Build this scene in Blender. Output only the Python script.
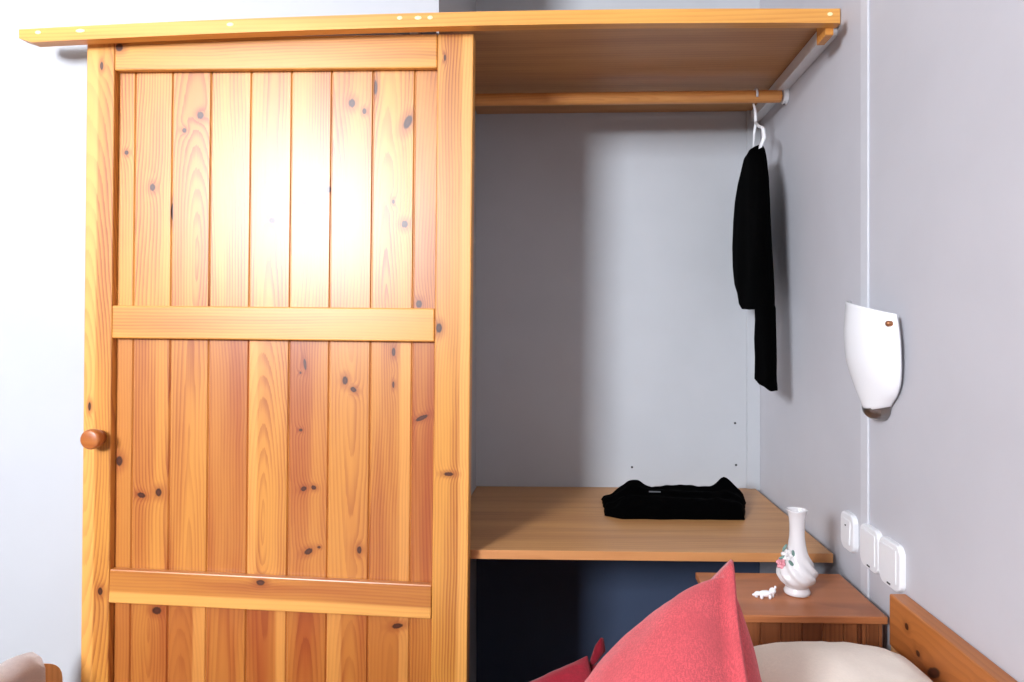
import bpy, bmesh, math, random
from mathutils import Vector, Matrix, noise

for o in list(bpy.data.objects):
    bpy.data.objects.remove(o)
scene = bpy.context.scene
col = scene.collection

# ------------------------------------------------------------------ camera
F_PX = 637.0
cam_data = bpy.data.cameras.new('camera')
cam_data.sensor_fit = 'HORIZONTAL'
cam_data.sensor_width = 36.0
cam_data.lens = 36.0 * F_PX / 1024.0
cam_data.shift_x = -37.0 / 1024.0
cam_data.shift_y = -9.0 / 1024.0
cam_data.clip_start = 0.05
cam = bpy.data.objects.new('camera', cam_data)
cam.location = (0, 0, 1.2)
cam.rotation_euler = (math.radians(90), 0, math.atan(20 / F_PX))
col.objects.link(cam)
scene.camera = cam

# ------------------------------------------------------------------ world, daylight, exposure
world = bpy.data.worlds.new('world')
scene.world = world
world.use_nodes = True
wb = world.node_tree.nodes['Background']
wb.inputs[0].default_value = (0.75, 0.85, 1.0, 1)
wb.inputs[1].default_value = 1.0

WIN = (-2.2, -1.38, 1.65, 2.4)      # x0, x1, z0, z1 of the window in the rear wall
REAR_Y = -1.7
ld = bpy.data.lights.new('window_daylight', 'AREA')
ld.shape = 'RECTANGLE'
ld.size = WIN[1] - WIN[0] - 0.1
ld.size_y = WIN[3] - WIN[2] - 0.1
ld.energy = 79
ld.color = (0.92, 0.975, 1.07)
lo = bpy.data.objects.new('window_daylight', ld)
lo.location = ((WIN[0] + WIN[1]) / 2, REAR_Y + 0.03, (WIN[2] + WIN[3]) / 2)
lo.rotation_euler = (math.radians(90), 0, 0)
lo.rotation_euler = (math.radians(-90), 0, math.radians(180))
col.objects.link(lo)

vs = scene.view_settings
vs.view_transform = 'Standard'
vs.look = 'None'
vs.gamma = 1.0
vs.use_curve_mapping = False
vs.exposure = 1.15

# ------------------------------------------------------------------ helpers
R = math.radians


def obj(name, bm, mat, parent=None, loc=(0, 0, 0), rot=(0, 0, 0), smooth=False):
    me = bpy.data.meshes.new(name)
    bmesh.ops.recalc_face_normals(bm, faces=bm.faces)
    bm.to_mesh(me)
    bm.free()
    if smooth:
        for p in me.polygons:
            p.use_smooth = True
    me.materials.append(mat)
    o = bpy.data.objects.new(name, me)
    o.location = loc
    o.rotation_euler = rot
    col.objects.link(o)
    if parent:
        o.parent = parent
    return o


def thing(name, label, cat, loc=(0, 0, 0), rot=(0, 0, 0), group=None):
    o = bpy.data.objects.new(name, None)
    o.empty_display_size = 0.05
    o.location = loc
    o.rotation_euler = rot
    col.objects.link(o)
    return tag(o, label, cat, group)


def tag(o, label, cat, group=None):
    o['label'] = label
    o['category'] = cat
    if group:
        o['group'] = group
    return o


def struct(o, label=None):
    o['kind'] = 'structure'
    if label:
        o['label'] = label
    return o


def box(bm, x0, x1, y0, y1, z0, z1, bevel=0, seg=1):
    vs_ = [bm.verts.new((x, y, z)) for x in (x0, x1) for y in (y0, y1) for z in (z0, z1)]
    fs = [(0, 1, 3, 2), (4, 6, 7, 5), (0, 4, 5, 1), (2, 3, 7, 6), (0, 2, 6, 4), (1, 5, 7, 3)]
    faces = [bm.faces.new([vs_[i] for i in f]) for f in fs]
    if bevel:
        ed = set()
        for f in faces:
            ed.update(f.edges)
        bmesh.ops.bevel(bm, geom=list(ed), offset=bevel, segments=seg, profile=0.5, affect='EDGES')
    return bm


def bx(*a, **k):
    return box(bmesh.new(), *a, **k)


def cbox(name, x0, x1, y0, y1, z0, z1, mat, parent=None, bevel=0, seg=1, rot=(0, 0, 0)):
    """box whose origin is its own centre"""
    c = ((x0 + x1) / 2, (y0 + y1) / 2, (z0 + z1) / 2)
    return obj(name, bx(x0 - c[0], x1 - c[0], y0 - c[1], y1 - c[1], z0 - c[2], z1 - c[2], bevel=bevel, seg=seg),
               mat, parent, c, rot)


def prism(bm, pts, axis, a0, a1):
    """extrude 2d polygon; axis 'x': pts are (y,z); 'y': (x,z); 'z': (x,y)"""
    def P(p, a):
        return {'x': (a, p[0], p[1]), 'y': (p[0], a, p[1]), 'z': (p[0], p[1], a)}[axis]
    A = [bm.verts.new(P(p, a0)) for p in pts]
    B = [bm.verts.new(P(p, a1)) for p in pts]
    n = len(pts)
    bm.faces.new(A)
    bm.faces.new(B[::-1])
    for i in range(n):
        bm.faces.new((A[i], B[i], B[(i + 1) % n], A[(i + 1) % n]))
    return bm


def lathe(bm, prof, n=32, axis='z', fn=None, cap=True):
    rings = []
    for k, (r, h) in enumerate(prof):
        ring = []
        for i in range(n):
            a = 2 * math.pi * i / n
            rr = fn(r, h, a) if fn else r
            c, s = rr * math.cos(a), rr * math.sin(a)
            ring.append(bm.verts.new({'z': (c, s, h), 'y': (c, h, s), 'x': (h, c, s)}[axis]))
        rings.append(ring)
    for a, b in zip(rings, rings[1:]):
        for i in range(n):
            bm.faces.new((a[i], a[(i + 1) % n], b[(i + 1) % n], b[i]))
    if cap:
        bm.faces.new(rings[0])
        bm.faces.new(rings[-1][::-1])
    return bm


def tube(bm, pts, r, n=8):
    pts = [Vector(p) for p in pts]
    rs = r if isinstance(r, (list, tuple)) else [r] * len(pts)
    rings = []
    up = Vector((0.31, 0.2, 0.93)).normalized()
    for i, p in enumerate(pts):
        t = (pts[min(i + 1, len(pts) - 1)] - pts[max(i - 1, 0)]).normalized()
        u = t.cross(up)
        if u.length < 1e-3:
            u = t.cross(Vector((1, 0, 0)))
        u.normalize()
        v = t.cross(u).normalized()
        rings.append([bm.verts.new(p + rs[i] * (math.cos(2 * math.pi * k / n) * u + math.sin(2 * math.pi * k / n) * v))
                      for k in range(n)])
    for a, b in zip(rings, rings[1:]):
        for k in range(n):
            bm.faces.new((a[k], a[(k + 1) % n], b[(k + 1) % n], b[k]))
    bm.faces.new(rings[0][::-1])
    bm.faces.new(rings[-1])
    return bm


def blob(bm, c, r, sub=2, rot=None):
    """ellipsoid"""
    m = Matrix.Translation(c)
    if rot:
        m = m @ rot
    m = m @ Matrix.Diagonal((r[0], r[1], r[2], 1))
    bmesh.ops.create_icosphere(bm, subdivisions=sub, radius=1, matrix=m)
    return bm


# ------------------------------------------------------------------ material helpers
class NT:
    def __init__(self, name):
        self.m = bpy.data.materials.new(name)
        self.m.use_nodes = True
        self.t = self.m.node_tree
        self.b = self.t.nodes['Principled BSDF']

    def n(self, typ, **kw):
        nd = self.t.nodes.new(typ)
        for k, v in kw.items():
            setattr(nd, k, v)
        return nd

    def link(self, a, b):
        self.t.links.new(a, b)

    def put(self, sock, v):
        if hasattr(v, 'is_output'):
            self.link(v, sock)
        else:
            sock.default_value = v

    def math(self, op, a, b=None, c=None, clamp=False):
        nd = self.n('ShaderNodeMath', operation=op, use_clamp=clamp)
        for i, v in enumerate((a, b, c)):
            if v is not None:
                self.put(nd.inputs[i], v)
        return nd.outputs[0]

    def comb(self, x, y, z):
        nd = self.n('ShaderNodeCombineXYZ')
        for i, v in enumerate((x, y, z)):
            self.put(nd.inputs[i], v)
        return nd.outputs[0]

    def noise(self, vec, scale, detail=2, rough=0.5):
        nd = self.n('ShaderNodeTexNoise')
        self.put(nd.inputs['Vector'], vec)
        nd.inputs['Scale'].default_value = scale
        nd.inputs['Detail'].default_value = detail
        nd.inputs['Roughness'].default_value = rough
        return nd.outputs['Fac']

    def mix(self, fac, a, b, mode='MIX'):
        nd = self.n('ShaderNodeMix', data_type='RGBA', blend_type=mode)
        self.put(nd.inputs[0], fac)
        self.put(nd.inputs[6], a)
        self.put(nd.inputs[7], b)
        return nd.outputs[2]

    def smooth(self, v, lo_, hi_, a=0.0, b=1.0):
        nd = self.n('ShaderNodeMapRange', interpolation_type='SMOOTHSTEP')
        self.put(nd.inputs[0], v)
        nd.inputs[1].default_value = lo_
        nd.inputs[2].default_value = hi_
        nd.inputs[3].default_value = a
        nd.inputs[4].default_value = b
        return nd.outputs[0]

    def bump(self, h, strength, dist):
        nd = self.n('ShaderNodeBump')
        nd.inputs['Strength'].default_value = strength
        nd.inputs['Distance'].default_value = dist
        self.link(h, nd.inputs['Height'])
        self.link(nd.outputs[0], self.b.inputs['Normal'])


def srgb(r, g, b):
    f = lambda c: (c / 255 / 12.92) if c / 255 <= 0.04045 else ((c / 255 + 0.055) / 1.055) ** 2.4
    return (f(r), f(g), f(b), 1)


def plain(name, colr, rough=0.5, metal=0.0, var=0.04, scale=30, bump=0.0, bscale=200, spec=0.5):
    m = NT(name)
    tc = m.n('ShaderNodeTexCoord')
    f = m.noise(tc.outputs['Object'], scale, 3)
    dark = tuple(c * (1 - var * 2) for c in colr[:3]) + (1,)
    m.link(m.mix(m.smooth(f, 0.3, 0.7), dark, colr), m.b.inputs['Base Color'])
    m.b.inputs['Roughness'].default_value = rough
    m.b.inputs['Metallic'].default_value = metal
    m.b.inputs['Specular IOR Level'].default_value = spec
    if bump:
        m.bump(m.noise(tc.outputs['Object'], bscale, 2), bump, 0.001)
    return m.m


def wood(name, axis, light, dark, late=None, knots=(), knot_obj=None, rough=0.35, ring=0.0075, slope=0.05,
         tone_to=None, ring_amt=0.55, coat=0.0, fibre=0.25, sap=0.8):
    """pine-like wood. axis: grain direction 'x', 'y' or 'z' in object space.
    object colour: r seed, g ring centre offset, b tone, alpha sapwood band."""
    m = NT(name)
    tc = m.n('ShaderNodeTexCoord')
    sep = m.n('ShaderNodeSeparateXYZ')
    m.link(tc.outputs['Object'], sep.inputs[0])
    X, Y, Z = sep.outputs
    a, l, d = {'z': (X, Z, Y), 'x': (Z, X, Y), 'xh': (Y, X, Z), 'y': (Z, Y, X)}[axis]
    oi = m.n('ShaderNodeObjectInfo')
    oc = m.n('ShaderNodeSeparateColor')
    m.link(oi.outputs['Color'], oc.inputs[0])
    seed, goff, tone = oc.outputs
    alpha = oi.outputs['Alpha']
    s100 = m.math('MULTIPLY', seed, 100.0)
    # knots
    dmin = None
    if knots:
        kc = m.n('ShaderNodeTexCoord')
        if knot_obj:
            kc.object = knot_obj
        for (kx, kz, rx, rz, an) in knots:
            mp = m.n('ShaderNodeMapping', vector_type='TEXTURE')
            mp.inputs['Location'].default_value = (0, kx, kz) if axis == 'y' else (kx, 0, kz)
            mp.inputs['Rotation'].default_value = (-R(an), 0, 0) if axis == 'y' else (0, -R(an), 0)
            mp.inputs['Scale'].default_value = (50.0, rx, rz) if axis == 'y' else (rx, 50.0, rz)
            m.link(kc.outputs['Object'], mp.inputs[0])
            ln = m.n('ShaderNodeVectorMath', operation='LENGTH')
            m.link(mp.outputs[0], ln.inputs[0])
            dmin = ln.outputs['Value'] if dmin is None else m.math('MINIMUM', dmin, ln.outputs['Value'])
    # wandering of the grain along the length
    wv = m.comb(m.math('MULTIPLY', a, 6.0), s100, m.math('MULTIPLY', l, 2.2))
    wob = m.math('MULTIPLY', m.math('SUBTRACT', m.noise(wv, 1.0, 2), 0.5), 0.03)
    aa = m.math('ADD', m.math('ADD', a, wob), m.math('MULTIPLY', m.math('SUBTRACT', goff, 0.5), 0.25))
    sl = m.math('MULTIPLY', m.math('SUBTRACT', m.math('FRACT', m.math('MULTIPLY', seed, 7.31)), 0.5), slope * 2)
    dep = m.math('ADD', m.math('MULTIPLY', l, sl), m.math('ADD', 0.02, wob))
    dep = m.math('ADD', dep, d)
    r = m.math('SQRT', m.math('ADD', m.math('MULTIPLY', aa, aa), m.math('MULTIPLY', dep, dep)))
    if dmin is not None:
        r = m.math('ADD', r, m.math('MULTIPLY', m.math('EXPONENT', m.math('MULTIPLY', dmin, -0.55)), 0.016))
    fine = m.noise(m.comb(m.math('MULTIPLY', a, 420.0), s100, m.math('MULTIPLY', l, 9.0)), 1.0, 2)
    rr = m.math('ADD', m.math('DIVIDE', r, ring), m.math('MULTIPLY', fine, 0.35))
    saw = m.math('FRACT', rr)
    lt = m.math('MULTIPLY', m.smooth(saw, 0.25, 0.9), m.smooth(saw, 0.92, 1.0, 1.0, 0.0))
    # broad tone changes across the board
    broad = m.noise(m.comb(m.math('MULTIPLY', a, 22.0), m.math('ADD', s100, 31.0), m.math('MULTIPLY', l, 1.6)), 1.0, 2)
    amt = m.math('MULTIPLY', m.smooth(broad, 0.3, 0.7, 0.25, 1.0), ring_amt)
    fac = m.math('ADD', m.math('MULTIPLY', lt, amt), m.math('MULTIPLY', m.math('SUBTRACT', fine, 0.5), fibre), clamp=True)
    mid = tone_to or dark
    base = m.mix(m.math('MULTIPLY', m.math('ADD', tone, m.smooth(broad, 0.35, 0.7, -0.12, 0.3)), 0.8, clamp=True), light, mid)
    # sapwood band along one edge
    sg = m.math('SIGN', m.math('SUBTRACT', alpha, 0.5))
    thr = m.math('DIVIDE', m.math('SUBTRACT', m.math('ABSOLUTE', m.math('SUBTRACT', alpha, 0.5)), 0.1), 4.0)
    band = m.math('SUBTRACT', m.math('MULTIPLY', m.math('ADD', a, m.math('MULTIPLY', wob, 0.3)), sg), thr)
    band = m.math('MULTIPLY', m.smooth(band, -0.003, 0.004), m.math('ABSOLUTE', sg))
    pale = tuple(min(1, c * 1.12 + 0.03) for c in light[:3]) + (1,)
    base = m.mix(m.math('MULTIPLY', band, sap), base, pale)
    c = m.mix(m.math('MULTIPLY', fac, m.math('SUBTRACT', 1.0, m.math('MULTIPLY', band, 0.6))), base, late or dark)
    if dmin is not None:
        kn = m.math('ADD', dmin, m.math('MULTIPLY', m.math('SUBTRACT', fine, 0.5), 0.5))
        c = m.mix(m.smooth(kn, 0.9, 3.2, 0.55, 0.0), c, late or dark)
        c = m.mix(m.smooth(kn, 0.75, 1.15, 1.0, 0.0), c, srgb(62, 28, 14))
        c = m.mix(m.smooth(kn, 0.1, 0.75, 0.55, 0.0), c, srgb(96, 46, 26))
    m.link(c, m.b.inputs['Base Color'])
    m.b.inputs['Roughness'].default_value = rough
    m.b.inputs['Coat Weight'].default_value = coat
    m.b.inputs['Coat Roughness'].default_value = 0.36
    m.bump(m.math('SUBTRACT', fine, m.math('MULTIPLY', lt, 0.4)), 0.12, 0.0006)
    return m.m


def fabric(name, colr, var=0.12, weave=900, bump=0.35, rough=0.95, sheen=0.1, spec=0.15):
    m = NT(name)
    tc = m.n('ShaderNodeTexCoord')
    n1 = m.noise(tc.outputs['Object'], 18, 4)
    mp = m.n('ShaderNodeMapping')
    mp.inputs['Scale'].default_value = (weave, weave * 0.25, weave)
    m.link(tc.outputs['Object'], mp.inputs[0])
    n2 = m.noise(mp.outputs[0], 0.5, 2)
    mp2 = m.n('ShaderNodeMapping')
    mp2.inputs['Scale'].default_value = (weave * 0.25, weave, weave)
    m.link(tc.outputs['Object'], mp2.inputs[0])
    n3 = m.noise(mp2.outputs[0], 0.5, 2)
    w = m.math('MULTIPLY', m.math('ADD', n2, n3), 0.5)
    dark = tuple(c * (1 - var) for c in colr[:3]) + (1,)
    dk2 = tuple(c * (1 - var * 1.6) for c in colr[:3]) + (1,)
    c = m.mix(m.smooth(n1, 0.3, 0.7), dark, colr)
    c = m.mix(m.smooth(w, 0.4, 0.62), dk2, c)
    m.link(c, m.b.inputs['Base Color'])
    m.b.inputs['Roughness'].default_value = rough
    m.b.inputs['Sheen Weight'].default_value = sheen
    m.b.inputs['Specular IOR Level'].default_value = spec
    m.bump(w, bump, 0.0008)
    return m.m


# ------------------------------------------------------------------ materials
M = {}
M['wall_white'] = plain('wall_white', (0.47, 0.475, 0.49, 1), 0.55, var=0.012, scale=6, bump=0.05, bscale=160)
M['wall_panel'] = plain('wall_panel', (0.585, 0.575, 0.605, 1), 0.5, var=0.015, scale=7, bump=0.05, bscale=220)
M['wall_niche'] = plain('wall_niche', (0.53, 0.545, 0.565, 1), 0.6, var=0.015, scale=7, bump=0.05, bscale=220)
M['trim'] = plain('trim', (0.68, 0.68, 0.71, 1), 0.5, var=0.02)
M['ceiling'] = plain('ceiling', (0.82, 0.82, 0.82, 1), 0.8, var=0.02)
M['wall_far'] = plain('wall_far', srgb(92, 86, 82), 0.8, var=0.03)
M['white_plastic'] = plain('white_plastic', (0.88, 0.88, 0.89, 1), 0.3, var=0.01)
M['white_paint'] = plain('white_paint', (0.86, 0.87, 0.88, 1), 0.4, var=0.02)
M['metal'] = plain('metal', (0.32, 0.31, 0.30, 1), 0.3, metal=1.0, var=0.05)
M['brass'] = plain('brass', srgb(176, 120, 84), 0.3, metal=0.8, var=0.05)
M['dark'] = plain('dark', (0.02, 0.02, 0.022, 1), 0.7, var=0.1)
M['black'] = fabric('black', (0.0008, 0.0008, 0.0009, 1), 0.2, bump=0.2, sheen=0.0, spec=0.02)
M['grey_print'] = plain('grey_print', (0.12, 0.12, 0.13, 1), 0.8)
M['red'] = fabric('red', srgb(222, 92, 98), 0.2, weave=1400, sheen=0.15)
M['dark_red'] = fabric('dark_red', srgb(150, 34, 48), 0.12)
M['ribbon'] = fabric('ribbon', srgb(120, 20, 34), 0.15)
M['cream'] = fabric('cream', srgb(252, 238, 222), 0.04, bump=0.2)
M['pink_sheet'] = fabric('pink_sheet', srgb(252, 240, 234), 0.06, bump=0.2)
M['sheet'] = fabric('sheet', srgb(232, 214, 206), 0.05, bump=0.2)
M['porcelain'] = plain('porcelain', srgb(218, 213, 212), 0.15, var=0.01)
M['petal_pink'] = plain('petal_pink', srgb(226, 150, 160), 0.25, var=0.05)
M['leaf_green'] = plain('leaf_green', srgb(110, 140, 130), 0.3, var=0.1)
M['opal'] = plain('opal', (0.93, 0.93, 0.94, 1), 0.18, var=0.004)
M['gap_shade'] = plain('gap_shade', srgb(58, 36, 24), 0.6, var=0.08)
M['dark_blue'] = plain('dark_blue', (0.06, 0.085, 0.15, 1), 0.55, var=0.03, scale=7)
M['filler'] = plain('filler', srgb(250, 238, 180), 0.5, var=0.03)

PL, PD, PT = srgb(218, 154, 68), srgb(140, 62, 26), srgb(160, 80, 34)
M['oak_laminate'] = wood('oak_laminate', 'xh', srgb(206, 152, 96), srgb(160, 104, 60), ring=0.013, rough=0.4,
                         ring_amt=0.4, fibre=0.4, slope=0.03)
M['edge_band'] = wood('edge_band', 'x', srgb(204, 142, 88), srgb(170, 108, 62), ring=0.008, rough=0.4)
M['stand_wood'] = wood('stand_wood', 'xh', srgb(198, 124, 76), srgb(134, 72, 40), ring=0.009, rough=0.35, ring_amt=0.45)
M['stand_wood_v'] = wood('stand_wood_v', 'z', srgb(172, 104, 62), srgb(104, 54, 30), ring=0.008, rough=0.4, ring_amt=0.6)
M['pine_rod'] = wood('pine_rod', 'x', srgb(240, 172, 98), srgb(200, 116, 56), ring=0.006, rough=0.35)
M['pine_track'] = wood('pine_track', 'x', srgb(236, 176, 88), srgb(200, 122, 50), ring=0.008, rough=0.35)
M['pine_bed'] = wood('pine_bed', 'y', srgb(200, 124, 62), srgb(140, 76, 34), ring=0.009, rough=0.4,
                     knots=[(.44, .700, .006, .006, 0), (.36, .664, .020, .008, 30), (.405, .672, .006, .005, 0), (.25, .69, .006, .008, 0)])
M['pine_bed_v'] = wood('pine_bed_v', 'z', srgb(232, 184, 126), srgb(176, 112, 62), ring=0.009, rough=0.45)
M['floor'] = wood('floor', 'xh', srgb(110, 74, 48), srgb(72, 46, 28), ring=0.012, rough=0.45)

# ------------------------------------------------------------------ the setting
WX = 0.604           # right wall plane
NL = -0.298          # left side of the closet niche
FY = 1.45            # front wall plane
BY = 2.04            # back of the niche
CZ = 2.45            # ceiling
LX = -3.2            # far left wall
struct(obj('floor', bx(LX - .1, WX + .1, REAR_Y - .1, BY + .1, -.1, 0), M['floor']), 'brown wooden floor')
struct(obj('ceiling', bx(LX - .1, WX + .1, REAR_Y - .1, BY + .1, CZ, CZ + .1), M['ceiling']), 'plain white ceiling')
struct(obj('wall_front', bx(LX, NL, FY, BY, 0, CZ), M['wall_white']), 'plain white wall behind the sliding door')
wn = struct(obj('wall_niche', bx(NL, WX, BY, BY + .1, 0, CZ), M['wall_niche']), 'pale grey back wall of the open closet')
struct(obj('wall_right', bx(WX, WX + .1, REAR_Y, BY + .1, 0, CZ), M['wall_panel']), 'pale grey panelled wall with the sconce')
struct(obj('wall_left', bx(LX - .1, LX, REAR_Y, BY + .1, 0, CZ), M['wall_far']), 'taupe side wall')
bm = bmesh.new()
box(bm, LX, WIN[0], REAR_Y - .12, REAR_Y, 0, CZ)
box(bm, WIN[1], WX, REAR_Y - .12, REAR_Y, 0, CZ)
box(bm, WIN[0], WIN[1], REAR_Y - .12, REAR_Y, 0, WIN[2])
box(bm, WIN[0], WIN[1], REAR_Y - .12, REAR_Y, WIN[3], CZ)
struct(obj('wall_rear', bm, M['wall_far']), 'taupe wall with the window')
bm = bmesh.new()
for (a, b, c, d_) in ((WIN[0], WIN[0] + .05, WIN[2], WIN[3]), (WIN[1] - .05, WIN[1], WIN[2], WIN[3]),
                      (WIN[0] + .05, WIN[1] - .05, WIN[2], WIN[2] + .05), (WIN[0] + .05, WIN[1] - .05, WIN[3] - .05, WIN[3])):
    box(bm, a, b, REAR_Y - .08, REAR_Y - .03, c, d_)
w1 = struct(obj('window_1', bm, M['white_paint']), 'white framed window')
gm = NT('window_glass')
gm.b.inputs['Transmission Weight'].default_value = 1.0
gm.b.inputs['Roughness'].default_value = 0.0
gm.b.inputs['Base Color'].default_value = (0.95, 0.98, 1, 1)
obj('pane', bx(WIN[0] + .05, WIN[1] - .05, REAR_Y - .06, REAR_Y - .055, WIN[2] + .05, WIN[3] - .05), gm.m, w1)

struct(obj('trim_5', bx(NL + .001, WX - .001, BY - .006, BY - .0005, 0, .684, bevel=.001), M['dark_blue']), 'thin dark blue sheet over the closet back wall below the lower shelf')  # one even dark blue sheet covering the back wall under the shelf
# joint strips and battens of the panelling
struct(obj('trim_1', bx(0.563, WX, BY - .008, BY, .70, 1.905, bevel=.001), M['wall_niche']), 'narrow upright strip in the back corner of the closet')
struct(obj('trim_2', bx(WX - .0045, WX, 1.299, 1.331, 0, CZ, bevel=.0012), M['trim']), 'pale upright joint strip on the right wall')
struct(obj('trim_3', bx(WX - .030, WX, 1.452, BY, 1.866, 1.8985, bevel=.0015), M['white_paint']), 'pale batten on the right wall under the top shelf')
for (x, z) in ((.5268, .911), (.5299, .778), (.2009, .769)):
    obj('screw', lathe(bmesh.new(), [(.0022, .003), (.0035, 0), (.0035, -.002), (.0012, -.003)], 10, 'y'), M['dark'], wn, (x, BY, z))

# ------------------------------------------------------------------ sliding door
random.seed(4)
KNOTS = [(-0.365, 0.692, 0.0088, 0.0088, 0), (-0.405, 0.651, 0.0037, 0.0088, 0), (-0.187, 0.546, 0.0077, 0.0088, 0),
         (-0.224, 0.512, 0.0049, 0.0055, 0), (-0.357, 0.462, 0.0049, 0.0055, 0), (0.159, 0.573, 0.0077, 0.0099, 0),
         (0.187, 0.555, 0.0044, 0.0066, 0), (0.212, 0.608, 0.0044, 0.0176, 0), (0.286, 0.531, 0.0088, 0.0176, -25),
         (0.371, 0.667, 0.0026, 0.0073, 0), (-0.296, 0.384, 0.0062, 0.0088, 0), (-0.021, 0.311, 0.0066, 0.0066, 0),
         (-0.251, 0.33, 0.0029, 0.0199, 0), (0.053, 0.353, 0.0057, 0.0077, 0), (0.255, 0.354, 0.0031, 0.0055, 0),
         (0.281, 0.304, 0.0077, 0.0084, 0), (0.315, 0.127, 0.0071, 0.0088, 0), (0.108, 0.381, 0.0049, 0.0077, 0),
         (-0.425, -0.109, 0.0035, 0.0099, 0), (-0.367, -0.233, 0.0079, 0.0121, 0), (0.058, -0.01, 0.0035, 0.0132, 8),
         (0.048, -0.029, 0.0026, 0.0029, 0), (0.15, -0.045, 0.0062, 0.0101, 0), (0.169, -0.065, 0.0079, 0.0057, -30),
         (0.259, 0.02, 0.0044, 0.0099, 0), (0.05, -0.157, 0.004, 0.0035, 0), (0.324, -0.126, 0.0154, 0.0049, 25),
         (0.364, 0.074, 0.0066, 0.011, 0), (0.259, -0.053, 0.0026, 0.0077, 0), (-0.315, -0.309, 0.0101, 0.0062, -15),
         (-0.275, -0.302, 0.0071, 0.0095, 0), (-0.396, -0.521, 0.0057, 0.0088, 0), (-0.03, -0.493, 0.0099, 0.0062, 0),
         (-0.276, -0.568, 0.011, 0.0088, 0), (0.058, -0.288, 0.0071, 0.0055, 25), (0.081, -0.285, 0.0062, 0.0051, -20),
         (0.07, -0.428, 0.0106, 0.0066, 30), (0.094, -0.418, 0.004, 0.0031, 0), (0.186, -0.422, 0.0053, 0.0088, 0),
         (0.274, -0.589, 0.0132, 0.0057, 10), (0.389, -0.246, 0.011, 0.0044, 0), (0.362, -0.734, 0.0088, 0.011, 0)]
KNOTS = [(a_, b_ * 1.008 - .008, c_, d_, e_) for (a_, b_, c_, d_, e_) in KNOTS]
door = thing('sliding_door', 'knotty varnished pine plank sliding door with small round knob', 'door',
             (-0.652, 1.40, 1.146), (0, R(0.6), 0))


def pine(axis, x0, x1, z0, z1, sap=0.8):
    """door pine with only the knots that lie on this piece"""
    ks = [k for k in KNOTS if x0 - .004 < k[0] < x1 + .004 and z0 - .004 < k[1] < z1 + .004]
    return wood('door_pine', axis, PL, PT, late=PD, knots=ks, knot_obj=door, rough=0.37, coat=0.3,
                slope=0.12 if axis == 'z' else 0.03, ring=0.0068, sap=sap,
                ring_amt=0.75 if axis == 'z' else 0.45, fibre=0.18)


def band(sign, thr):
    return 0.5 + sign * (0.1 + 4 * thr)


def piece(name, x0, x1, y0, y1, z0, z1, axis, colr, bevel=.003, seg=2, tilt=0.0):
    o = cbox(name, x0, x1, y0, y1, z0, z1, pine(axis, x0, x1, z0, z1), door, bevel, seg, rot=(0, R(tilt), 0))
    o.color = colr
    return o


piece('stile', -.440, -.376, 0, .035, -1.09, .733, 'z', (.13, .62, .35, band(-1, .004)))
piece('stile', .354, .434, 0, .035, -1.09, .718, 'z', (.47, .25, .3, band(1, .016)))
piece('rail', -.3758, .3538, 0, .0152, .640, .715, 'x', (.22, .7, .2, .5), tilt=-.35)
piece('rail', -.3758, .3538, 0, .0152, .036, .110, 'x', (.61, .3, .2, .5))
piece('rail', -.3758, .3538, -.001, .0152, -.568, -.492, 'x', (.83, .65, .75, band(-1, .012)), tilt=1.5)
piece('rail', -.3758, .3538, 0, .0152, -1.09, -.99, 'x', (.37, .5, .5, .5))
JX = [-.376, -.337, -.251, -.1625, -.0706, .022, .113, .207, .301, .354]
TONES = {0: [.25, .12, .3, .2, .25, .3, .35, .15, .55], 1: [.8, .55, .6, .85, .5, .75, .6, .65, .9],
         2: [1., .85, 1.05, .9, 1., .95, .9, 1., .7]}  # plank-to-plank variation; rows also darken downwards, shading put into the wood tone
CENTRE = {0: [.9, .8, .45, .85, .5, .9, .7, .55, .3], 1: [.9, .3, .5, .85, .55, .2, .48, .85, .3],
          2: [.7, .5, .55, .5, .5, .5, .5, .5, .8]}
for k, (z0, z1) in enumerate(((.074, .705), (-.527, .073), (-1.08, -.528))):
    for i in range(9):
        a, b = JX[i], JX[i + 1]
        w, h = (b - a) / 2, (z1 - z0) / 2
        c, t = .0032, .0034
        pts = [(-w, .014), (-w, t), (-w + .0006, t), (-w + c, 0), (w - c, 0), (w - .0006, t), (w, t), (w, .014)]
        if i == 0:
            pts = [(-w, .014), (-w, 0), (w - c, 0), (w - .0006, t), (w, t), (w, .014)]
        o = obj('plank', prism(bmesh.new(), pts, 'z', -h, h), pine('z', a, b, z0, z1, 0.45), door, ((a + b) / 2, .016 + random.uniform(-.0004, .0004), (z0 + z1) / 2))
        sap = band(random.choice((-1, 1)), random.uniform(.012, .026)) if (k > 0 and 0 < i < 8 and random.random() < .6) else .5
        o.color = (random.random(), CENTRE[k][i], TONES[k][i], sap)
kn = obj('knob', lathe(bmesh.new(), [(.0165, 0), (.0165, -.010), (.0185, -.014), (.0215, -.016), (.0222, -.019), (.0222, -.029),
                                     (.0205, -.0325), (.017, -.034), (.004, -.0345)], 28, 'y'), pine('x', 5, 6, 5, 6), door, (-.400, 0, -.187), smooth=True)
kn.color = (.9, .5, 1.0, .5)
kn['label'] = 'small round turned wooden knob'
obj('back_panel', bx(-.372, .350, .0305, .034, -.99, .64), M['pine_bed_v'], door)
obj('roller', lathe(bmesh.new(), [(.008, .013), (.012, .014), (.012, .024), (.008, .025)], 20, 'y'), M['metal'], door, (.30, 0, .728))
obj('roller', lathe(bmesh.new(), [(.008, .013), (.012, .014), (.012, .024), (.008, .025)], 20, 'y'), M['metal'], door, (-.30, 0, .728))

# ------------------------------------------------------------------ overhead track
track = thing('door_track', 'long varnished pine track beam above the sliding door with pale filler spots', 'track',
              (-0.318, 1.36, 1.8535), (0, R(-0.55), 0))
L0, L1 = -.888, .888


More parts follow.
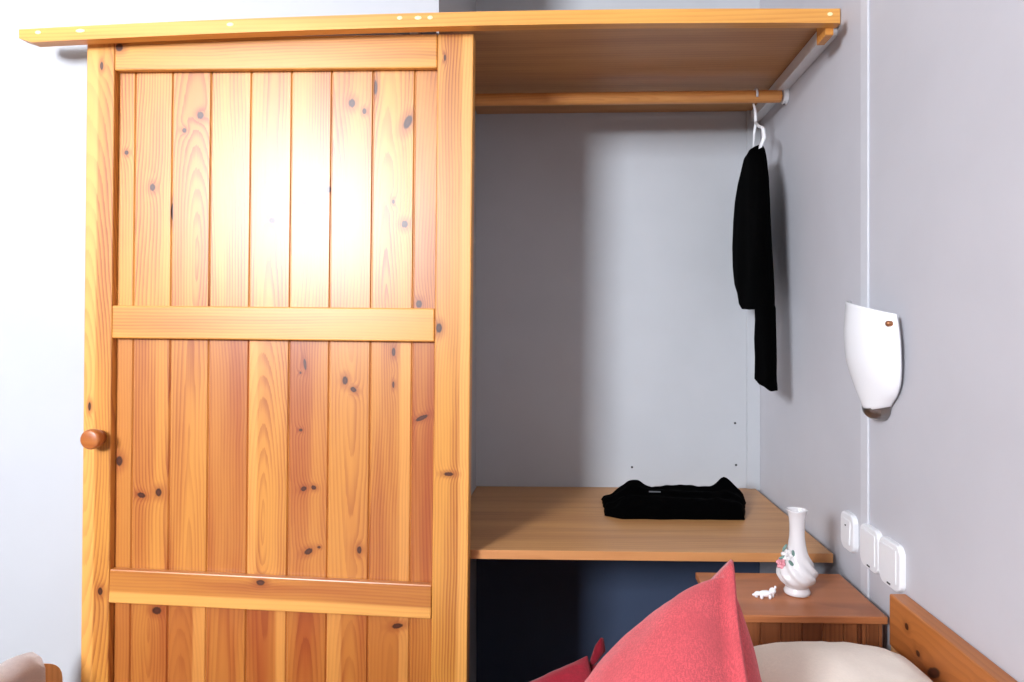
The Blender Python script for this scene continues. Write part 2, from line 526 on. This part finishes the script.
def bow(x):
    return .014 * (1 - (x / .9) ** 2)


low = [(L0, -.001), (L0 + .028, -.0115)] + [(L0 + .028 + (L1 - L0 - .028) * k / 14, -.0115) for k in range(1, 15)]
high = [(L1 - (L1 - L0) * k / 14, .0185) for k in range(15)]
bm = prism(bmesh.new(), [(x, z + bow(x)) for x, z in low + high], 'y', 0, .024)
o = obj('beam', bm, M['pine_track'], track)
o.color = (.35, .3, .35, .5)
for x0, x1, zb in ((.868, .885, -.025),):
    o = obj('spacer', bx(x0, x1, .024, .077 if x0 < .5 else .074, zb, .030 if x0 < .5 else .016, bevel=.001), M['pine_track'], track)
    o.color = (.6, .4, .5, .5)
struct(cbox('gap_shade_strip', -1.073, -.303, 1.4375, 1.4495, 1.822, 1.886, M['gap_shade'], bevel=.001), 'dark brown strip standing in for shade on the wall behind the door top')  # added strip; its dark colour gives the shade in the gap above the door
for x, z, rx in ((-.845, .0105, .007), (-.750, .009, .011), (-.417, .008, .008), (-.046, .010, .006), (-.006, .009, .008), (.02, .009, .006), (.868, .008, .006)):
    bm = blob(bmesh.new(), (0, 0, 0), (rx, .0012, .0042), 2)
    obj('filler_spot', bm, M['filler'], track, (x, 0, z + bow(x) - .001), smooth=True)

# ------------------------------------------------------------------ shelves
ts = thing('closet_shelf', 'wood-grain laminate top shelf above the hanging rod', 'shelf', (.138, 1.745, 1.909))
o = obj('board', bx(-.434, .464, -.295, .294, -.009, .009, bevel=.0008), M['oak_laminate'], ts)
o.color = (.3, .62, .35, .5)
o = obj('front_lip', bx(-.434, .464, -.313, -.2955, -.027, .009, bevel=.0008), M['oak_laminate'], ts)
o.color = (.7, .3, .3, .5)
bs = thing('closet_shelf', 'bare wood-grain laminate lower shelf holding the folded black clothes', 'shelf', (.153, 1.74, .695))
o = obj('board', bx(-.449, .436, -.298, .298, -.010, .010, bevel=.0008), M['oak_laminate'], bs)
o.color = (.55, .4, .2, .5)
o = obj('edge_band', bx(-.449, .436, -.3, -.2985, -.010, .010, bevel=.0004), M['edge_band'], bs)
o.color = (.2, .6, .2, .5)

# ------------------------------------------------------------------ hanging rod
rod = thing('clothes_rod', 'round wooden clothes rod with white end sockets', 'rod', (.15, 1.785, 1.853))
o = obj('pole', lathe(bmesh.new(), [(.0165, -.436), (.0168, -.434), (.0168, .434), (.0165, .436)], 28, 'x'), M['pine_rod'], rod, smooth=False)
o.color = (.8, .55, .25, .5)
for p in o.data.polygons:
    p.use_smooth = len(p.vertices) == 4
for s in (-1, 1):
    e = .453 if s > 0 else .447
    prof = [(.0195, s * (e - .012)), (.0205, s * (e - .011)), (.0205, s * (e - .003)), (.0225, s * (e - .0025)), (.0225, s * (e - .0002))]
    b_ = obj('end_socket', lathe(bmesh.new(), prof, 24, 'x'), M['white_plastic'], rod)
    obj('screw', lathe(bmesh.new(), [(.002, -.0225), (.003, -.0215), (.003, -.019)], 10, 'z'), M['dark'], b_, (s * (e - .007), 0, 0))

# ------------------------------------------------------------------ hanger and hanging garment
hg = thing('clothes_hanger', 'white plastic clothes hanger hooked over the wooden rod', 'hanger', (.5165, 1.785, 1.853))
pts = []
for k in range(15):
    a = R(200 - k * 230 / 14)
    pts.append((0, .0205 * math.cos(a), .0205 * math.sin(a)))
pts += [(0, .011, -.022), (0, .003, -.032), (0, 0, -.045), (.001, -.002, -.075)]
obj('hook', tube(bmesh.new(), pts, [.0032] * 15 + [.0034, .0036, .004, .0042], 8), M['white_plastic'], hg, smooth=True)
obj('arm', tube(bmesh.new(), [(.001, -.002, -.072), (.001, -.030, -.092), (.002, -.058, -.104), (.003, -.066, -.112), (.003, -.070, -.135), (-.006, -.069, -.158), (-.004, -.05, -.172), (0, -.085, -.20)],
                [.0042, .0042, .0042, .0058, .0058, .0046, .0042, .004], 8), M['white_plastic'], hg, smooth=True)
obj('arm', tube(bmesh.new(), [(.001, -.002, -.072), (-.001, .006, -.10), (-.001, .012, -.135), (0, .06, -.158), (0, .16, -.20)],
                [.0042, .0036, .0028, .004, .004], 8), M['white_plastic'], hg, smooth=True)
obj('crossbar', tube(bmesh.new(), [(0, -.088, -.199), (0, .01, -.206), (0, .158, -.199)], .0035, 8), M['white_plastic'], hg, smooth=True)


def garment():
    """rows: z, near y, far y, half thickness"""
    rows = [(1.708, 1.715, 1.89, .010), (1.704, 1.705, 1.90, .018), (1.690, 1.69, 1.91, .022), (1.650, 1.660, 1.955, .022), (1.600, 1.640, 1.985, .024),
            (1.540, 1.630, 2.000, .026), (1.46, 1.625, 2.008, .028), (1.40, 1.622, 2.0, .028), (1.345, 1.620, 1.972, .028),
            (1.315, 1.618, 1.938, .027), (1.285, 1.617, 1.918, .025), (1.268, 1.616, 1.885, .022), (1.262, 1.616, 1.76, .020), (1.23, 1.615, 1.758, .019),
            (1.18, 1.613, 1.765, .018), (1.13, 1.610, 1.762, .017), (1.09, 1.608, 1.768, .016), (1.072, 1.606, 1.77, .017), (1.060, 1.605, 1.735, .017), (1.052, 1.60, 1.67, .012)]
    # finer rows
    rows = [(z, y0 + .022, y1, th * .85) for (z, y0, y1, th) in rows]
    fine = []
    for a, b in zip(rows, rows[1:]):
        for t in (0, .5):
            fine.append(tuple(a[i] + (b[i] - a[i]) * t for i in range(4)))
    fine.append(rows[-1])
    n = 36
    bm = bmesh.new()
    rings = []
    for (z, y0, y1, th) in fine:
        ring = []
        yc, hw = (y0 + y1) / 2, (y1 - y0) / 2
        for k in range(n):
            a = 2 * math.pi * k / n
            c, s = math.cos(a), math.sin(a)
            y = yc + hw * (abs(c) ** .75) * (1 if c > 0 else -1)
            q = noise.noise(Vector((y * 14, z * 3.2, 2.0 if s > 0 else 7.0)))
            fold = 1 + .35 * q
            x = .5165 + th * s * fold + .008 * noise.noise(Vector((y * 5, z * 3, 9)))
            zz = z + .004 * noise.noise(Vector((y * 20, z * 5, s)))
            ring.append(bm.verts.new((x, y, zz)))
        rings.append(ring)
    for a, b in zip(rings, rings[1:]):
        for k in range(n):
            bm.faces.new((a[k], a[(k + 1) % n], b[(k + 1) % n], b[k]))
    bm.faces.new(rings[0])
    bm.faces.new(rings[-1][::-1])
    return bm


gm_ = obj('hanging_garment', garment(), M['black'], smooth=True)
tag(gm_, 'black garment with a long drooping sleeve hanging on the white hanger', 'clothing')


def folded():
    bm = bmesh.new()
    nx, ny = 60, 30
    W, D = .187, .085
    top = []
    for j in range(ny + 1):
        row = []
        for i in range(nx + 1):
            u, v = -1 + 2 * i / nx, -1 + 2 * j / ny
            ed = max(0, 1 - abs(u) ** 14) ** .5 * max(0, 1 - abs(v) ** 9) ** .5
            h = .040 + .009 * (v + 1) / 2
            h += .026 * math.exp(-((u + .52) / .16) ** 2 - ((v - .75) / .45) ** 2)
            h += .030 * math.exp(-((u - .74) / .11) ** 2 - ((v - .75) / .5) ** 2)
            h += .007 * math.exp(-((u - .2) / .25) ** 2 - ((v - .7) / .4) ** 2)
            h -= .024 * (1 / (1 + math.exp((u + .80) * 28)))
            h += .005 * noise.noise(Vector((u * 4, v * 3, 1))) + .003 * noise.noise(Vector((u * 9, v * 9, 4)))
            h += .004 * math.sin(v * 9 + u * 2.2) * (1 if v > -.4 else .3)
            x = u * W + .008 * noise.noise(Vector((v * 2.4, 3, u * 2)))
            y = v * D + .010 * noise.noise(Vector((u * 2.4, 8, v)))
            x += .026 * (v + .6) * max(0, u)
            if u < -.75:
                y += (u + .75) * -.10
            row.append(bm.verts.new((x, y, max(.002, h * ed + .002))))
        top.append(row)
    bot = [[bm.verts.new((v.co.x * .985, v.co.y * .97, 0)) for v in row] for row in top]
    for j in range(ny):
        for i in range(nx):
            bm.faces.new((top[j][i], top[j][i + 1], top[j + 1][i + 1], top[j + 1][i]))
            bm.faces.new((bot[j][i], bot[j + 1][i], bot[j + 1][i + 1], bot[j][i + 1]))
    rim = [(0, i) for i in range(nx)] + [(j, nx) for j in range(ny)] + [(ny, nx - i) for i in range(nx)] + [(ny - j, 0) for j in range(ny)]
    for k in range(len(rim)):
        a, b = rim[k], rim[(k + 1) % len(rim)]
        bm.faces.new((top[a[0]][a[1]], bot[a[0]][a[1]], bot[b[0]][b[1]], top[b[0]][b[1]]))
    return bm


fg = thing('folded_clothes', 'folded black garment lying on the lower closet shelf', 'clothing', (.283, 1.772, .7055))
obj('cloth', folded(), M['black'], fg, smooth=True)
obj('neck_label', bx(-.016, .016, -.003, .003, -.0006, .0006, bevel=.0004), M['grey_print'], fg, (-.045, .005, .051), (R(18), 0, R(-3)))

# ------------------------------------------------------------------ wall sconce
def lerp_tab(tab, t):
    for (a, va), (b, vb) in zip(tab, tab[1:]):
        if t <= b:
            k = (t - a) / (b - a)
            k = k * k * (3 - 2 * k) if False else k
            return va + (vb - va) * k
    return tab[-1][1]


def smooth_tab(tab, t):
    e = .06
    return sum(lerp_tab(tab, min(1, max(0, t + d * e))) for d in (-1, -.5, 0, .5, 1)) / 5


HWT = [(0, .094), (.12, .099), (.3, .102), (.55, .099), (.75, .087), (.9, .065), (1, .036)]
OFT = [(0, .020), (.5, .016), (1, .008)]
BUT = [(0, .034), (.3, .042), (.6, .042), (.85, .034), (1, .026)]


def shell(t0, t1, nt, ns, off=0.0):
    g = []
    for j in range(nt + 1):
        t = t0 + (t1 - t0) * j / nt
        hw, of, bu = smooth_tab(HWT, t), smooth_tab(OFT, t), smooth_tab(BUT, t)
        row = []
        for i in range(ns + 1):
            s = -1 + 2 * i / ns
            zt = .118 + .016 * s * (1 - t) + .006 * (1 - s * s) * (1 - t)
            z = zt - t * .187 - (0.010 * (1 - s * s)) * max(0, (t - .8) / .2)
            row.append((-(of + bu * (1 - s * s) ** .8) + off, s * hw - .007 * t * t, z))
        g.append(row)
    return g


def thick(bm, g, th):
    A = [[bm.verts.new(p) for p in row] for row in g]
    B = [[bm.verts.new((p[0] + th, p[1] * .985, p[2])) for p in row] for row in g]
    nj, ni = len(g) - 1, len(g[0]) - 1
    for j in range(nj):
        for i in range(ni):
            bm.faces.new((A[j][i], A[j][i + 1], A[j + 1][i + 1], A[j + 1][i]))
            bm.faces.new((B[j][i], B[j + 1][i], B[j + 1][i + 1], B[j][i + 1]))
    rim = [(0, i) for i in range(ni)] + [(j, ni) for j in range(nj)] + [(nj, ni - i) for i in range(ni)] + [(nj - j, 0) for j in range(nj)]
    for k in range(len(rim)):
        a, b = rim[k], rim[(k + 1) % len(rim)]
        bm.faces.new((A[a[0]][a[1]], B[a[0]][a[1]], B[b[0]][b[1]], A[b[0]][b[1]]))
    return bm


sc = thing('wall_sconce', 'white curved glass wall sconce with dark metal tip above the sockets', 'lamp', (WX, 1.252, 1.13))
obj('glass_shade', thick(bmesh.new(), shell(0, 1, 28, 28), .004), M['opal'], sc, smooth=True)
bm = bmesh.new()
rings = []
for j in range(9):
    t = j / 8
    q = math.sqrt(max(0, 1 - t * t))
    ring = []
    for i in range(17):
        s = -1 + 2 * i / 16
        x = -(.004 + (.034) * q * (1 - s * s) ** .6)
        ring.append(bm.verts.new((x, -.007 + s * (.032 * q + .002), -.067 - .010 * (1 - s * s) * (1 - t) - .034 * t)))
    rings.append(ring)
for a, b in zip(rings, rings[1:]):
    for i in range(16):
        bm.faces.new((a[i], a[i + 1], b[i + 1], b[i]))
back = [[bm.verts.new((-.001, v.co.y, v.co.z)) for v in (r_[0], r_[-1])] for r_ in rings]
for k in range(8):
    bm.faces.new((back[k][0], back[k][1], back[k + 1][1], back[k + 1][0]))
    bm.faces.new((rings[k][0], rings[k + 1][0], back[k + 1][0], back[k][0]))
    bm.faces.new((rings[k][-1], back[k][1], back[k + 1][1], rings[k + 1][-1]))
bm.faces.new(rings[0] + [back[0][1], back[0][0]])
bm.faces.new(rings[-1][::-1] + [back[-1][0], back[-1][1]])
obj('metal_tip', bm, M['metal'], sc, smooth=False)
obj('back_plate', bx(-.008, -.0005, -.03, .03, -.05, .06, bevel=.002), M['white_paint'], sc)
obj('screw', lathe(bmesh.new(), [(.005, .006), (.0055, -.001), (.004, -.004), (.002, -.005)], 14, 'x'), M['brass'], sc, (-.031, -.090, .085))

# ------------------------------------------------------------------ switch and sockets
def plate(name, label, cat, y, z, w, h, grp, kind):
    t = thing(name, label, cat, (WX, y, z), group=grp)
    bm = bx(-.011, -.0003, -w / 2, w / 2, -h / 2, h / 2)
    ed = [e for e in bm.edges if abs(e.verts[0].co.x - e.verts[1].co.x) > .005]
    bmesh.ops.bevel(bm, geom=ed, offset=.019, segments=6, profile=.5, affect='EDGES')
    ed = [e for e in bm.edges if e.verts[0].co.x < -.01 and e.verts[1].co.x < -.01 and len(e.link_faces) == 2 and any(abs(f.normal.x) < .5 for f in e.link_faces)]
    bmesh.ops.bevel(bm, geom=ed, offset=.003, segments=2, profile=.5, affect='EDGES')
    obj('cover_plate', bm, M['white_plastic'], t)
    if kind == 'switch':
        obj('rocker', bx(-.0135, -.0105, -w * .3, w * .3, -h * .32, h * .32, bevel=.0014, seg=2), M['white_plastic'], t, rot=(0, R(3), 0))
        obj('marker', bx(-.0143, -.0133, -.002, .002, .012, .015), M['dark'], t)
    else:
        obj('insert', bx(-.0125, -.0105, -w * .34, w * .34, -h * .34, h * .38, bevel=.0009, seg=2), M['white_plastic'], t)
        obj('marking', bx(-.0117, -.0108, -.006, .006, -h * .44, -h * .405), M['dark'], t)
    return t


plate('light_switch', 'single narrow white plate between the closet and the joint strip', 'switch', 1.381, .774, .064, .080, None, 'switch')
plate('wall_socket', 'white square plate overlapping the joint strip beside its twin', 'socket', 1.2815, .772, .078, .084, 'twin white plates above the headboard', 'socket')
plate('wall_socket', 'white square plate closest to the bed headboard', 'socket', 1.2015, .770, .080, .086, 'twin white plates above the headboard', 'socket')

# ------------------------------------------------------------------ nightstand
ns = thing('nightstand', 'small reddish brown wooden nightstand beside the bed', 'nightstand', (.43, 1.292, .009))
o = obj('top', bx(-.155, .155, -.105, .105, .654, .668, bevel=.002, seg=2), M['stand_wood'], ns)
o.color = (.42, .66, .3, .5)
xs = [-.150, -.112, -.074, -.036, .002, .040, .078, .104, .112, .120, .143, .150]
for i, (a, b) in enumerate(zip(xs, xs[1:])):
    w = (b - a) / 2
    pts = [(-w, .012), (-w, .003), (-w + .0025, 0), (w - .0025, 0), (w, .003), (w, .012)]
    o = obj('board', prism(bmesh.new(), pts, 'z', -.31, .31), M['stand_wood_v'], ns, ((a + b) / 2, -.098, .343))
    o.color = (random.random(), random.random(), random.uniform(.2, .9), .5)
o = obj('body', bx(-.150, .150, -.0855, .098, .03, .653), M['stand_wood'], ns)
for x in (-.13, .13):
    for y in (-.085, .085):
        obj('foot', bx(x - .015, x + .015, y - .012, y + .012, -.009, .03), M['stand_wood_v'], ns)

# ------------------------------------------------------------------ vase
vs_ = thing('bud_vase', 'small white porcelain bud vase with spiral ribs and modelled flowers', 'vase', (.456, 1.29, .6775))
prof = [(.022, 0), (.0255, .001), (.0262, .006), (.0235, .011), (.022, .015), (.027, .020), (.0345, .028), (.0382, .037), (.0385, .044), (.036, .053), (.0305, .064),
        (.0245, .077), (.0200, .090), (.0172, .104), (.0155, .118), (.0148, .131), (.0150, .145), (.0162, .158), (.0182, .168), (.0205, .176),
        (.0196, .1765), (.0170, .168), (.0145, .150), (.0130, .13), (.013, .10), (.012, .095)]


def rib(r, h, a):
    if .015 < h < .09 and r > .0195:
        k = math.sin(math.pi * (h - .015) / .075)
        return r * (1 + .075 * k * math.sin(8 * a + h * 230))
    if h > .165:
        return r * (1 + .05 * math.sin(3 * a + .8))
    return r


fine = []
for a, b in zip(prof, prof[1:]):
    for t in (0, .34, .67):
        fine.append((a[0] + (b[0] - a[0]) * t, a[1] + (b[1] - a[1]) * t))
fine.append(prof[-1])
obj('body', lathe(bmesh.new(), fine, 72, 'z', rib), M['porcelain'], vs_, smooth=True)


def flower(name, c, r, mat, nrm, n=6):
    bm = bmesh.new()
    z = Vector(nrm).normalized()
    q = z.to_track_quat('Z', 'Y').to_matrix().to_4x4()
    for k in range(n):
        a = 2 * math.pi * k / n
        m_ = Matrix.Translation(c) @ q @ Matrix.Rotation(a, 4, 'Z') @ Matrix.Translation((r * .55, 0, 0)) @ Matrix.Rotation(-.35, 4, 'Y') @ Matrix.Diagonal((r * .55, r * .42, r * .2, 1))
        bmesh.ops.create_icosphere(bm, subdivisions=2, radius=1, matrix=m_)
    bmesh.ops.create_icosphere(bm, subdivisions=2, radius=r * .28, matrix=Matrix.Translation(Vector(c) + z * r * .15))
    return obj(name, bm, mat, vs_, smooth=True)


flower('flower', (-.0225, -.0085, .083), .0125, M['porcelain'], (-.7, -.7, .3))
flower('flower', (-.0335, -.004, .064), .0115, M['petal_pink'], (-.9, -.5, .3))
for c, an in (((-.027, -.006, .097), .5), ((-.019, -.022, .070), -.7), ((-.031, -.006, .077), 1.2), ((-.013, -.017, .088), -.2)):
    obj('leaf', blob(bmesh.new(), c, (.0035, .002, .009), 2, Matrix.Rotation(an, 4, 'Y')), M['leaf_green'], vs_, smooth=True)

bm = bmesh.new()
for c, r_ in (((0, 0, .0085), (.012, .006, .0055)), ((.012, 0, .013), (.006, .005, .006)), ((.0165, 0, .019), (.002, .002, .003)), ((-.012, .001, .008), (.007, .004, .004)),
              ((-.018, .002, .0055), (.004, .003, .0022)), ((.007, -.003, .004), (.0028, .0026, .0045)), ((-.007, -.003, .004), (.003, .0026, .0045)), ((-.0145, .003, .0035), (.003, .003, .0035)), ((.013, .003, .004), (.0028, .0026, .0045))):
    blob(bm, c, r_, 2)
vs_.scale = (.97, .97, .95)
tr = obj('porcelain_trinket', bm, M['white_plastic'], loc=(.385, 1.262, .6775), smooth=True)
tr.scale = (1.15, 1.15, 1.15)
tag(tr, 'tiny irregular white porcelain trinket beside the vase', 'trinket')

# ------------------------------------------------------------------ bed
bed = thing('bed', 'pine bed with a plain headboard rail against the right wall', 'bed', (-.2, .66, 0))


def bedpart(name, x0, x1, y0, y1, z0, z1, mat='pine_bed', bevel=.003, colr=(.4, .3, .4, .5)):
    o = obj(name, bx(x0 + .2, x1 + .2, y0 - .66, y1 - .66, z0, z1, bevel=bevel, seg=2), M[mat], bed)
    o.color = colr
    return o


bedpart('headboard_rail', .573, .6025, .16, 1.160, .640, .732, colr=(.63, .22, .5, .5))
bedpart('headboard_panel', .585, .6005, .22, 1.10, .30, .58)
bedpart('headboard_post', .574, .6020, 1.100, 1.158, 0, .640, 'pine_bed_v')
bedpart('headboard_post', .574, .6020, .162, .220, 0, .640, 'pine_bed_v')
bedpart('side_rail', -1.118, .573, 1.115, 1.140, .22, .36, 'pine_track')
bedpart('side_rail', -1.118, .573, .18, .205, .22, .36, 'pine_track')
pts = []
for k in range(9):
    a = R(90 * k / 8)
    pts.append((1.265 + .11 * math.sin(a) - .66, .435 + .068 * math.cos(a)))
pts += [(.715, .0), (.65, 0), (.65, .25), (-.42, .25), (-.42, 0), (-.48, 0), (-.48, .43), (-.44, .49), (-.40, .503)]
o = obj('footboard', prism(bmesh.new(), pts, 'x', -.946, -.920), M['pine_bed_v'], bed)
o.color = (.5, .4, .2, .5)
mt = obj('mattress', bx(-1.06, .570, .207, 1.112, .22, .447, bevel=.035, seg=4), M['sheet'], smooth=True)
tag(mt, 'pale sheeted mattress lying on the pine bed under the cushions', 'mattress')


def blanket():
    bm = bmesh.new()
    ny = 40
    sect = [(-.05, -.20), (-.048, -.08), (-.044, -.02), (-.036, .004), (-.022, .014), (-.006, .015), (.010, .006), (.018, -.016), (.021, -.07), (.022, -.12)]
    A = []
    for j in range(ny + 1):
        y = .28 + (1.322 - .28) * j / ny
        zt = .503
        if y > 1.265:
            zt = .435 + .068 * math.sqrt(max(0, 1 - ((y - 1.265) / .11) ** 2))
        row = []
        for k, (dx, dz) in enumerate(sect):
            q = noise.noise(Vector((y * 9, k * .35, 3))) * .010 + .006 * noise.noise(Vector((y * 24, k * .5, 8)))
            row.append(Vector((-1.133 + dx + (q if dx < -.02 else -abs(q)) * (1 if dx < 0 else -1) * 1.0, y + .004 * noise.noise(Vector((k * .7, 2, 1))), zt + .008 + dz + abs(q) * .8)))
        A.append(row)
    va = [[bm.verts.new(p) for p in r_] for r_ in A]
    for j in range(ny):
        for k in range(len(sect) - 1):
            bm.faces.new((va[j][k], va[j][k + 1], va[j + 1][k + 1], va[j + 1][k]))
    bmesh.ops.solidify(bm, geom=bm.faces[:], thickness=.006)
    return bm


bl = obj('blanket', blanket(), M['pink_sheet'], smooth=True)
tag(bl, 'pale pink blanket draped over the rounded wooden footboard', 'blanket')


# ------------------------------------------------------------------ cushions
def cushion(side_u, side_v, puff, flange, pinch=.05, n=44, wr=.004, seed=0.0, full=.5):
    bm = bmesh.new()
    lim = 1 + flange

    def pt(u, v, s):
        cu, cv = max(-1, min(1, u)), max(-1, min(1, v))
        h = puff * max(0, 1 - cu * cu) ** full * max(0, 1 - cv * cv) ** full
        x = side_u / 2 * u * (1 - pinch * (1 - cv * cv))
        y = side_v / 2 * v * (1 - pinch * (1 - cu * cu))
        wob = noise.noise(Vector((u * 2.2 + seed, v * 2.2, s))) * wr * (1 if h > 0 else 0)
        bend = noise.noise(Vector((u * 1.6 + seed, v * 1.6, 20))) * wr * 1.4
        wrk = .5 * wr * noise.noise(Vector((u * 7 + seed, v * 7, 5))) * min(1, h / (puff * .3 + 1e-6))
        return (x, y, s * (h + .0022 + wob * min(1, h / (puff * .4 + 1e-6)) + wrk) + bend)
    par = []
    for i in range(n + 1):
        t = -1 + 2 * i / n
        par.append(math.sin(t * math.pi / 2))
    par = ([-lim, -1 - flange * .5] if flange else []) + par + ([1 + flange * .5, lim] if flange else [])
    N = len(par)
    T = [[bm.verts.new(pt(u, v, 1)) for u in par] for v in par]
    B = [[bm.verts.new(pt(u, v, -1)) for u in par] for v in par]
    for j in range(N - 1):
        for i in range(N - 1):
            bm.faces.new((T[j][i], T[j][i + 1], T[j + 1][i + 1], T[j + 1][i]))
            bm.faces.new((B[j][i], B[j + 1][i], B[j + 1][i + 1], B[j][i + 1]))
    rim = [(0, i) for i in range(N - 1)] + [(j, N - 1) for j in range(N - 1)] + [(N - 1, N - 1 - i) for i in range(N - 1)] + [(N - 1 - j, 0) for j in range(N - 1)]
    for k in range(len(rim)):
        a, b = rim[k], rim[(k + 1) % len(rim)]
        bm.faces.new((T[a[0]][a[1]], B[a[0]][a[1]], B[b[0]][b[1]], T[b[0]][b[1]]))
    return bm


def orient(o, tip, d1, d2, su, sv, flange):
    """place a cushion so that its corner is at tip; d1, d2 run along its edges away from the tip"""
    d1, d2 = Vector(d1).normalized(), Vector(d2)
    d2 = (d2 - d1 * d2.dot(d1)).normalized()
    nrm = d1.cross(d2)
    m_ = Matrix((d1, d2, nrm)).transposed().to_4x4()
    c = Vector(tip) + d1 * su / 2 * (1 + flange) + d2 * sv / 2 * (1 + flange)
    m_.translation = c
    o.matrix_world = m_


c1 = obj('cushion', cushion(.43, .31, .105, .10, .03, seed=1.0, full=.36), M['red'], smooth=True)
orient(c1, (.2155, .85, .8983), (-.13, -.91, -.38), (-.53, .31, -.79), .43, .31, .10)
tag(c1, 'large coral red cushion with a flanged edge leaning in front of the nightstand', 'cushion')
c2 = thing('cushion', 'deep red cushion with a tied ribbon lying low behind the coral red one', 'cushion', (-.05, 1.0, .46))
cm = obj('cover', cushion(.27, .16, .04, .0, .04, seed=5.0), M['dark_red'], smooth=True)
orient(cm, (.0325, 1.10, .640), (-.92, -.1, -.40), (.05, -.85, -.40), .27, .16, 0)
cm.matrix_world = Matrix.Translation((.05, -1.0, -.46)) @ cm.matrix_world
cm.parent = c2
bm = bmesh.new()
for pts_, rs_ in (([(.085, .095, .165), (.094, .098, .178), (.104, .1, .195), (.107, .1, .212)], [.003, .007, .010, .003]),
                  ([(.085, .095, .165), (.096, .092, .162), (.108, .09, .17), (.116, .09, .178)], [.003, .008, .008, .003]),
                  ([(.085, .095, .165), (.090, .09, .150), (.096, .085, .13)], [.005, .008, .004])):
    tube(bm, pts_, rs_, 10)
obj('ribbon_bow', bm, M['ribbon'], c2, smooth=True)
pw = obj('pillow', cushion(.37, .60, .14, .0, .03, wr=.006, seed=9.0, full=.40), M['cream'], smooth=True)
pw.location = (.383, .83, .597)
pw.rotation_euler = (0, R(-4), 0)
tag(pw, 'cream pillow leaning against the pine headboard rail', 'pillow')
